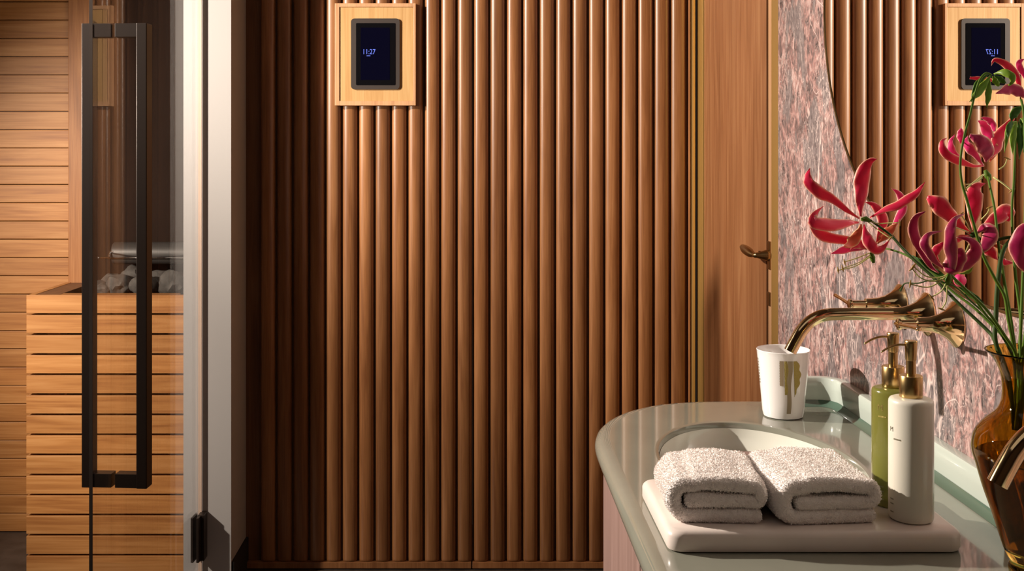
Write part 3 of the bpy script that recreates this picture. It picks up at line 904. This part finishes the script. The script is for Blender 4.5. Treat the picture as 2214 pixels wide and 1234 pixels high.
# ------------------------------------------------------------------ flame lilies
def wpath(pp, d0, d1=None, bulge=0):
    if d1 is None: d1 = d0
    n_ = len(pp); out = []
    for i, (a_, b_) in enumerate(pp):
        t_ = i / max(1, n_ - 1)
        out.append(at(a_, b_, d0 + (d1 - d0) * t_ + bulge * math.sin(PI * t_)))
    return out
def petal(parent, pp, wpx, mat, d0, d1=None, bulge=.0, tilt=0, peak=.45, seed=0, name='petal', twist=0, base=.14, tip=.02, cup_=.11):
    P = wpath(pp, d0, d1, bulge); n_ = 22; c = catmull(P, n_)
    wmax = wpx * d0 / 2400
    bm = B(); lay = bm.verts.layers.float.new('edge')
    rnd = random.Random(seed * 13 + len(pp)); ph = rnd.uniform(0, 6)
    na = 9; g = []
    for i in range(n_):
        t_ = i / (n_ - 1)
        T_ = (c[min(i + 1, n_ - 1)] - c[max(i - 1, 0)]).normalized()
        vw = (c[i] - Vector((0, 0, CAMZ))).normalized()
        Wv = T_.cross(vw).normalized(); Nn = Wv.cross(T_).normalized()
        an = tilt + twist * t_
        Wd_ = Wv * math.cos(an) + Nn * math.sin(an); Nd = -Wv * math.sin(an) + Nn * math.cos(an)
        if t_ < peak: pw = base + (1 - base) * math.sin(t_ / peak * PI / 2) ** 1.3
        else: pw = tip + (1 - tip) * math.cos((t_ - peak) / (1 - peak) * PI / 2) ** 1.15
        row = []
        for j in range(na):
            u_ = (j / (na - 1)) * 2 - 1
            wav = 1 + .07 * math.sin(t_ * 17 + ph + (u_ > 0) * 2)
            off = Wd_ * (u_ * wmax / 2 * pw * wav) + Nd * (cup_ * wmax * pw * (u_ * u_ - .4) + .05 * wmax * math.sin(t_ * 22 + ph + u_ * 3) * abs(u_))
            v = bm.verts.new(c[i] + off); v[lay] = abs(u_) ** 1.5 * (1 if t_ > .06 else .7) + (.45 * (1 - t_ / .14) if t_ < .14 else 0); row.append(v)
        g.append(row)
    for a_, b_ in zip(g, g[1:]):
        for j in range(na - 1): bm.faces.new((a_[j], a_[j + 1], b_[j + 1], b_[j]))
    bmesh.ops.recalc_face_normals(bm, faces=bm.faces)
    bmesh.ops.solidify(bm, geom=bm.faces[:], thickness=.0003)
    for f in bm.faces: f.smooth = True
    return mk(name, bm, mat, parent, True)
def stem(parent, pp, rad, d0, d1=None, mat=None, name='stem', bulge=0, n_=30):
    return mk(name, tube(B(), wpath(pp, d0, d1, bulge), rad, 8, n_), mat or M['stem'], parent, True)
def stamen(parent, pp, d0, d1=None, rad=.0006):
    o = stem(parent, pp, [rad * 1.2, rad], d0, d1, M['filament'], 'stamen', 0, 10)
    a_ = wpath(pp, d0, d1); e_ = a_[-1]; dr_ = (a_[-1] - a_[-2]).normalized(); pr2 = dr_.cross(Vector((0, 1, 0))).normalized()
    mk('anther', tube(B(), [e_ - pr2 * .004, e_, e_ + pr2 * .004], [.0005, .0011, .0005], 8), M['anther'], o, True)
def base_of(pp, d): return at(pp[0], pp[1], d)
VW = (2192, 905)   # where the stems gather in the vase neck

# lily 1: far left, wide open, on the long arching stem
L1 = thing('flame_lily', at(2190, 900, 1.15), 'crimson flame lily opening to the left on the longest arching stem over the faucet', 'flower', 'flame lilies in the amber vase')
stem(L1, [(2192, 930), (2184, 830), (2168, 780), (2150, 735), (2142, 721), (2110, 690), (2072, 655), (2040, 622), (2010, 592), (1975, 560), (1951, 536), (1922, 505), (1879, 474)], [.0019, .0022, .002, .0018, .0019, .0016, .0013], 1.150, 1.30, M['stemd'], n_=60)
mk('receptacle', tube(B(), [at(1884, 478, 1.30), at(1872, 473, 1.30), at(1862, 474, 1.30)], [.0016, .0034, .002], 10), M['stem'], L1, True)
D1 = 1.30
petal(L1, [(1858, 472), (1826, 451), (1796, 428), (1769, 415), (1750, 396), (1746, 378), (1752, 362)], 27, M['petal'], D1, D1 - .01, -.012, .3, .55, 1)
petal(L1, [(1861, 468), (1860, 439), (1862, 413), (1864, 391), (1870, 363), (1883, 348), (1896, 343)], 34, M['petal'], D1, D1 + .01, .01, -.2, .45, 2)
petal(L1, [(1881, 470), (1909, 455), (1938, 444), (1966, 428), (1986, 411), (2001, 392)], 21, M['petal'], D1, D1 - .015, -.01, .35, .5, 3)
petal(L1, [(1857, 481), (1835, 481), (1802, 486), (1774, 484), (1758, 478), (1763, 461), (1780, 446)], 29, M['petal'], D1, D1 - .02, -.02, -.25, .45, 4)
petal(L1, [(1868, 485), (1872, 505), (1879, 522), (1892, 538), (1909, 535), (1923, 519)], 26, M['petal'], D1, D1 - .01, -.01, .2, .45, 5)
petal(L1, [(1862, 484), (1858, 500), (1848, 516), (1836, 528), (1824, 532)], 24, M['petalo'], D1 + .01, D1 + .01, .01, .2, .55, 6)
stamen(L1, [(1878, 476), (1896, 483), (1920, 482), (1945, 481)], D1, D1 - .02)
stamen(L1, [(1875, 478), (1900, 498), (1925, 515)], D1, D1 - .02)

# lily 2: behind lily 1, nodding, on a side branch
L2 = thing('flame_lily', at(2010, 577, 1.31), 'smaller pink flame lily half hidden behind the leftmost open bloom', 'flower', 'flame lilies in the amber vase')
D2 = 1.335
stem(L2, [(2192, 930), (2192, 800), (2178, 740), (2148, 706), (2105, 664), (2060, 630), (2010, 584), (1966, 555), (1938, 543), (1912, 536), (1893, 530)], [.0018, .0016, .0012, .001], 1.17, D2, M['stem'], n_=60)
petal(L2, [(1893, 528), (1868, 526), (1840, 522), (1800, 515), (1772, 505), (1757, 487), (1752, 468)], 25, M['petal'], D2, D2 - .01, .01, .3, .6, 7)
petal(L2, [(1895, 527), (1903, 500), (1910, 480), (1902, 458), (1888, 442), (1870, 437)], 24, M['petal'], D2, D2 + .015, .0, -.3, .5, 8)
petal(L2, [(1898, 526), (1925, 500), (1941, 474), (1950, 455), (1951, 435), (1942, 417), (1926, 406)], 19, M['petalp'], D2, D2 + .01, .01, .2, .6, 9)
petal(L2, [(1897, 526), (1910, 511), (1926, 496), (1940, 482)], 22, M['petalo'], D2, D2, 0, .1, .5, 10)
petal(L2, [(1890, 531), (1862, 536), (1833, 538), (1815, 543), (1797, 548)], 16, M['petalp'], D2, D2 - .01, 0, 0, .6, 11)
petal(L2, [(1892, 531), (1876, 530), (1855, 528), (1838, 540)], 22, M['petal'], D2, D2 - .01, 0, .2, .5, 12)
mk('ovary', tube(B(), [at(1884, 545, D2), at(1886, 556, D2), at(1889, 568, D2)], [.0022, .0036, .0018], 8), M['stem'], L2, True)
stamen(L2, [(1885, 548), (1860, 566), (1822, 580)], D2, D2 - .02)
stamen(L2, [(1885, 552), (1850, 575), (1812, 584)], D2, D2 - .02)
stamen(L2, [(1884, 545), (1852, 558), (1826, 566)], D2, D2 - .01)

# lily 3: crimson, star-shaped, seen from the back in the middle
L3 = thing('flame_lily', at(2190, 900, 1.17), 'crimson star-shaped flame lily open in the middle against the mirror', 'flower', 'flame lilies in the amber vase')
D3 = 1.235
stem(L3, [(2194, 930), (2186, 860), (2168, 790), (2152, 735), (2153, 690), (2155, 640), (2159, 595), (2164, 560), (2172, 535), (2187, 514), (2165, 516), (2141, 524), (2112, 512)], [.002, .0024, .0026, .0026, .0022, .0018, .0016], 1.155, D3, M['stemd'], n_=70)
mk('receptacle', tube(B(), [at(2112, 510, D3), at(2104, 507, D3), at(2098, 506, D3)], [.0018, .0036, .0018], 10), M['stemd'], L3, True)
petal(L3, [(2098, 504), (2073, 484), (2053, 467), (2034, 446), (2018, 434), (2005, 426)], 38, M['petal'], D3, D3 - .01, -.01, .2, .62, 13, tip=.25)
petal(L3, [(2105, 497), (2105, 473), (2106, 452), (2107, 431), (2107, 413), (2115, 402), (2130, 396)], 37, M['petal'], D3, D3 + .01, .0, -.1, .52, 14)
petal(L3, [(2116, 500), (2136, 484), (2155, 471), (2172, 457), (2183, 461), (2177, 477)], 33, M['petal'], D3, D3 + .01, 0, .2, .6, 15, tip=.3)
petal(L3, [(2112, 504), (2126, 494), (2137, 496), (2140, 514), (2130, 532), (2116, 543)], 32, M['petald'], D3, D3 - .03, -.01, -.2, .5, 16, tip=.3)
petal(L3, [(2118, 518), (2131, 530), (2143, 545), (2157, 562)], 27, M['petal'], D3, D3 - .005, 0, .15, .55, 17)
petal(L3, [(2140, 530), (2158, 532), (2168, 540), (2172, 554)], 12, M['petalo'], D3 - .004, D3 - .01, 0, .15, .55, 18)
petal(L3, [(2098, 510), (2080, 513), (2066, 520), (2052, 534)], 14, M['petal'], D3, D3 - .005, 0, .15, .5, 19)
petal(L3, [(2160, 558), (2172, 566), (2192, 568)], 15, M['petal'], D3, D3, 0, .15, .5, 20)
stamen(L3, [(2096, 502), (2080, 496), (2063, 490)], D3, D3 - .02)
stamen(L3, [(2097, 498), (2090, 482), (2078, 464)], D3, D3 - .02)
stamen(L3, [(2120, 476), (2135, 460), (2140, 448)], D3, D3 - .02)
stamen(L3, [(2100, 512), (2094, 530), (2086, 548)], D3, D3 - .02)

# lily 4: purple magenta, nearest, petals swept up
L4 = thing('flame_lily', at(2190, 900, 1.12), 'magenta flame lily nearest the camera with long petals swept upward', 'flower', 'flame lilies in the amber vase')
D4 = 1.10
stem(L4, [(2196, 930), (2203, 850), (2197, 770), (2170, 722), (2132, 668), (2095, 632), (2068, 606), (2050, 588)], [.0018, .0017, .0015, .0014], 1.14, D4, M['stem'], n_=50)
petal(L4, [(2046, 584), (2024, 567), (2007, 545), (1998, 524), (2007, 507), (2036, 499)], 20, M['petald'], D4, D4 - .01, -.01, .35, .5, 21)
petal(L4, [(2030, 590), (2012, 575), (1997, 550), (1982, 520), (1974, 492), (1981, 469), (2001, 457)], 23, M['petald'], D4 + .01, D4 + .01, .01, -.3, .6, 22)
petal(L4, [(2056, 588), (2058, 560), (2054, 528), (2055, 497), (2063, 474), (2086, 461)], 28, M['petald'], D4 - .01, D4 - .03, -.02, .3, .35, 23, base=.5)
petal(L4, [(2050, 590), (2056, 578), (2066, 562), (2072, 548), (2070, 536)], 42, M['petald'], D4 - .012, D4 - .02, 0, .1, .45, 24, base=.5, tip=.4)
petal(L4, [(2076, 586), (2090, 572), (2104, 555), (2110, 536), (2097, 518), (2068, 513)], 30, M['petald'], D4, D4 - .015, -.01, -.3, .38, 25, base=.4)
petal(L4, [(2034, 572), (2020, 551), (2028, 536), (2040, 524)], 20, M['petal'], D4 + .02, D4 + .02, 0, .1, .5, 26, tip=.3)
petal(L4, [(2074, 592), (2092, 588), (2100, 576), (2101, 566)], 9, M['petalg'], D4, D4, 0, .1, .5, 27)
for q in ([(2052, 592), (2030, 600), (2000, 596), (1975, 575)], [(2055, 594), (2020, 608), (1990, 600), (1972, 580)], [(2056, 596), (2048, 620), (2046, 650), (2036, 668)], [(2052, 598), (2036, 628), (2014, 642)], [(2048, 596), (2010, 620), (1968, 614)]):
    stamen(L4, q, D4, D4 + .01)
mk('ovary', tube(B(), [at(2052, 592, D4), at(2050, 604, D4), at(2048, 616, D4)], [.002, .0034, .0018], 8), M['stem'], L4, True)

# lily 5: pink, upper right of the middle one, nodding away
L5 = thing('flame_lily', at(2190, 900, 1.18), 'bright pink flame lily with curled petals just below the mirrored panel', 'flower', 'flame lilies in the amber vase')
D5 = 1.27
stem(L5, [(2198, 930), (2198, 800), (2187, 700), (2170, 600), (2158, 520), (2150, 449), (2139, 396), (2136, 380)], [.0018, .0018, .0015, .0013], 1.17, D5, M['stem'], n_=50)
mk('ovary', tube(B(), [at(2130, 368, D5), at(2136, 380, D5), at(2140, 390, D5)], [.002, .0040, .0022], 10), M['stem'], L5, True)
petal(L5, [(2128, 358), (2105, 359), (2085, 352), (2066, 346), (2049, 336), (2037, 320), (2037, 305), (2047, 298)], 20, M['petal'], D5, D5 - .01, -.01, .2, .55, 28)
petal(L5, [(2100, 356), (2082, 349), (2066, 338), (2056, 321), (2056, 305), (2064, 291)], 18, M['petalp'], D5 + .01, D5 + .01, 0, .3, .5, 29)
petal(L5, [(2078, 310), (2077, 298), (2077, 286), (2078, 275)], 16, M['petalp'], D5 + .02, D5 + .02, 0, 0, .5, 30, base=.3)
petal(L5, [(2126, 358), (2111, 338), (2097, 322), (2088, 308), (2092, 294)], 20, M['petalp'], D5 - .01, D5 - .01, -.01, .3, .55, 31)
petal(L5, [(2132, 350), (2135, 331), (2128, 314), (2113, 300), (2096, 293)], 36, M['petald'], D5 - .01, D5 - .025, -.01, -.3, .42, 32, tip=.2)
petal(L5, [(2138, 345), (2141, 318), (2136, 290), (2127, 268), (2115, 261)], 24, M['petalp'], D5 + .01, D5 + .005, .01, .2, .6, 33)
petal(L5, [(2150, 284), (2146, 268), (2134, 257), (2119, 254)], 15, M['petalp'], D5, D5, 0, .3, .4, 34, base=.4)
petal(L5, [(2142, 342), (2153, 322), (2157, 302), (2168, 282), (2186, 262), (2195, 247)], 26, M['petal'], D5, D5 + .01, .01, -.2, .35, 35)
petal(L5, [(2140, 350), (2150, 325), (2156, 310)], 18, M['petalo'], D5 + .01, D5 + .01, 0, 0, .5, 36)
stamen(L5, [(2127, 377), (2108, 392), (2088, 408)], D5 - .01, D5 - .03, .0009)
stamen(L5, [(2124, 384), (2106, 396), (2086, 399)], D5, D5 - .01)
stamen(L5, [(2148, 383), (2168, 396), (2188, 412)], D5 - .01, D5 - .03, .0009)
stamen(L5, [(2160, 366), (2172, 357), (2178, 342)], D5, D5)

# stem 6: young green bloom at the top
L6 = thing('flame_lily', at(2190, 900, 1.12), 'young flame lily with lime green petals nodding at the top of a tall bent stem', 'flower', 'flame lilies in the amber vase')
D6 = 1.18
stem(L6, [(2200, 930), (2206, 830), (2195, 765), (2180, 690), (2172, 640), (2150, 600), (2125, 550), (2104, 480), (2090, 430), (2080, 396), (2076, 360), (2079, 325), (2087, 285), (2097, 250), (2105, 215), (2112, 190), (2120, 170), (2132, 158), (2144, 162)], [.0018, .0018, .0017, .0014, .0013, .0013, .0011], 1.16, D6, M['stem'], n_=80)
petal(L6, [(2142, 163), (2129, 182), (2113, 202), (2096, 220)], 17, M['petalg'], D6, D6 - .005, 0, .2, .5, 37)
petal(L6, [(2138, 160), (2124, 170), (2112, 184), (2105, 204), (2100, 220)], 12, M['leafd'], D6 + .005, D6 + .005, 0, .2, .5, 38)
petal(L6, [(2140, 172), (2138, 195), (2136, 214), (2133, 234)], 13, M['petalg'], D6 - .005, D6 - .01, 0, .1, .45, 39)
petal(L6, [(2146, 164), (2152, 175), (2160, 186)], 12, M['petalg'], D6, D6, 0, .1, .5, 40, tip=.4)
petal(L6, [(2149, 160), (2168, 156), (2185, 162), (2190, 174), (2181, 185)], 16, M['petalg'], D6, D6 - .01, -.01, .2, .4, 41, tip=.2)
petal(L6, [(2150, 163), (2163, 172), (2176, 180)], 14, M['leafd'], D6 + .005, D6, 0, .2, .5, 42)

# lily 7: rose coloured, top right corner
L7 = thing('flame_lily', at(2200, 900, 1.14), 'salmon and rose flame lily at the top right edge beside the mirrored panel', 'flower', 'flame lilies in the amber vase')
D7 = 1.20
stem(L7, [(2204, 930), (2212, 850), (2206, 760), (2210, 640), (2216, 500), (2217, 350), (2214, 250), (2208, 215)], [.0018, .0018, .0015, .0014], 1.15, D7, M['stem'], n_=50)
petal(L7, [(2212, 212), (2204, 185), (2196, 160), (2182, 146), (2164, 133), (2150, 130), (2143, 142)], 17, M['petal'], D7, D7 - .01, -.01, .3, .5, 43)
petal(L7, [(2216, 208), (2205, 200), (2188, 192), (2170, 196), (2153, 202)], 26, M['petald'], D7 - .01, D7 - .02, 0, .2, .45, 44, base=.4)
petal(L7, [(2150, 172), (2135, 173), (2118, 170), (2097, 168)], 12, M['petal'], D7 + .02, D7 + .02, 0, .2, .4, 45, base=.4, tip=.4)
petal(L7, [(2222, 178), (2212, 158), (2203, 142), (2206, 132), (2216, 127)], 14, M['petalp'], D7 - .01, D7 - .01, 0, 0, .5, 47, base=.4, cup_=.05)
petal(L7, [(2214, 230), (2200, 238), (2190, 250), (2186, 262)], 18, M['leafd'], D7, D7, 0, .2, .5, 47)

# stem 8: cluster of drooping green buds at the right edge
L8 = thing('flame_lily', at(2204, 900, 1.16), 'drooping dark green bud cluster on a pale straight stem at the right edge', 'flower', 'flame lilies in the amber vase')
D8 = 1.22
stem(L8, [(2206, 930), (2199, 850), (2203, 770), (2207, 690), (2196, 600), (2190, 520), (2188, 449), (2192, 396), (2195, 320), (2196, 275)], [.0018, .0018, .0014, .0012], 1.17, D8, M['stem'], n_=50)
for q, m_ in (([(2198, 262), (2184, 272), (2178, 292), (2172, 330)], 'petalg'), ([(2198, 262), (2192, 285), (2189, 310), (2190, 335)], 'petalg'), ([(2202, 262), (2204, 290), (2206, 318), (2203, 345)], 'leafd'),
              ([(2204, 258), (2214, 275), (2216, 300), (2212, 330)], 'leafd'), ([(2196, 262), (2186, 268), (2180, 280), (2179, 300)], 'leafd'), ([(2206, 256), (2218, 262), (2222, 280)], 'petalg')):
    petal(L8, q, 13, M[m_], D8, D8 - .01, 0, .2, .4, len(q) + q[1][0])

# lily 9: dark petal at the right edge, mostly outside the frame
L9 = thing('flame_lily', at(2208, 900, 1.12), 'dark wine red flame lily cut off by the right edge of the picture', 'flower', 'flame lilies in the amber vase')
D9 = 1.10
stem(L9, [(2206, 930), (2208, 840), (2212, 760), (2222, 690), (2232, 620), (2228, 580)], [.0018, .0016], 1.14, D9, M['stem'])
petal(L9, [(2226, 590), (2208, 566), (2200, 540), (2203, 512), (2216, 490), (2234, 478)], 34, M['petald'], D9, D9 - .01, 0, .15, .45, 60, base=.4)
petal(L9, [(2230, 592), (2240, 560), (2244, 530), (2238, 500)], 34, M['petald'], D9, D9 + .01, 0, .15, .45, 61, base=.4)

# bud below the nearest lily
L10 = thing('flower_bud', at(2190, 900, 1.17), 'small round pink lily bud hanging below the magenta bloom', 'flower')
stem(L10, [(2200, 930), (2202, 830), (2196, 765), (2160, 712), (2130, 678), (2103, 640), (2085, 622)], [.0016, .0014, .0011], 1.16, 1.16, M['stem'], n_=40)
bm = B(); bmesh.ops.create_icosphere(bm, subdivisions=3, radius=1)
cb = at(2075, 606, 1.16)
lay = bm.verts.layers.float.new('edge')
for v in bm.verts:
    a_ = math.atan2(v.co.y, v.co.x); k = 1 + .12 * math.cos(3 * a_)
    v[lay] = .4
    v.co = Vector((v.co.x * .0062 * k, v.co.y * .0062 * k, v.co.z * .0068)) + cb
mk('bud', bm, M['petalp'], L10, True)
petal(L10, [(2078, 617), (2068, 612), (2064, 604), (2062, 598)], 5, M['filament'], 1.155, 1.155, 0, 0, .4, 71, name='sepal')

# leaf with a tendril that points at the faucet
L11 = thing('lily_leaf', at(2190, 900, 1.18), 'thin green tendril leaf reaching left over the faucet roses', 'leaf')
stem(L11, [(2196, 930), (2196, 850), (2184, 760), (2140, 690), (2098, 650), (2062, 618), (2016, 606), (1985, 612), (1958, 612), (1950, 622), (1947, 628)], [.0014, .0014, .001, .0008, .0007, .0013], 1.17, 1.27, M['stemd'], n_=60)
petal(L11, [(2060, 612), (2030, 592), (1995, 566), (1972, 552)], 13, M['leafd'], 1.25, 1.28, 0, .2, .4, 75, name='leaf_blade')
petal(L11, [(2070, 618), (2105, 640), (2128, 655)], 12, M['leafd'], 1.24, 1.22, 0, .2, .4, 76, name='leaf_blade')
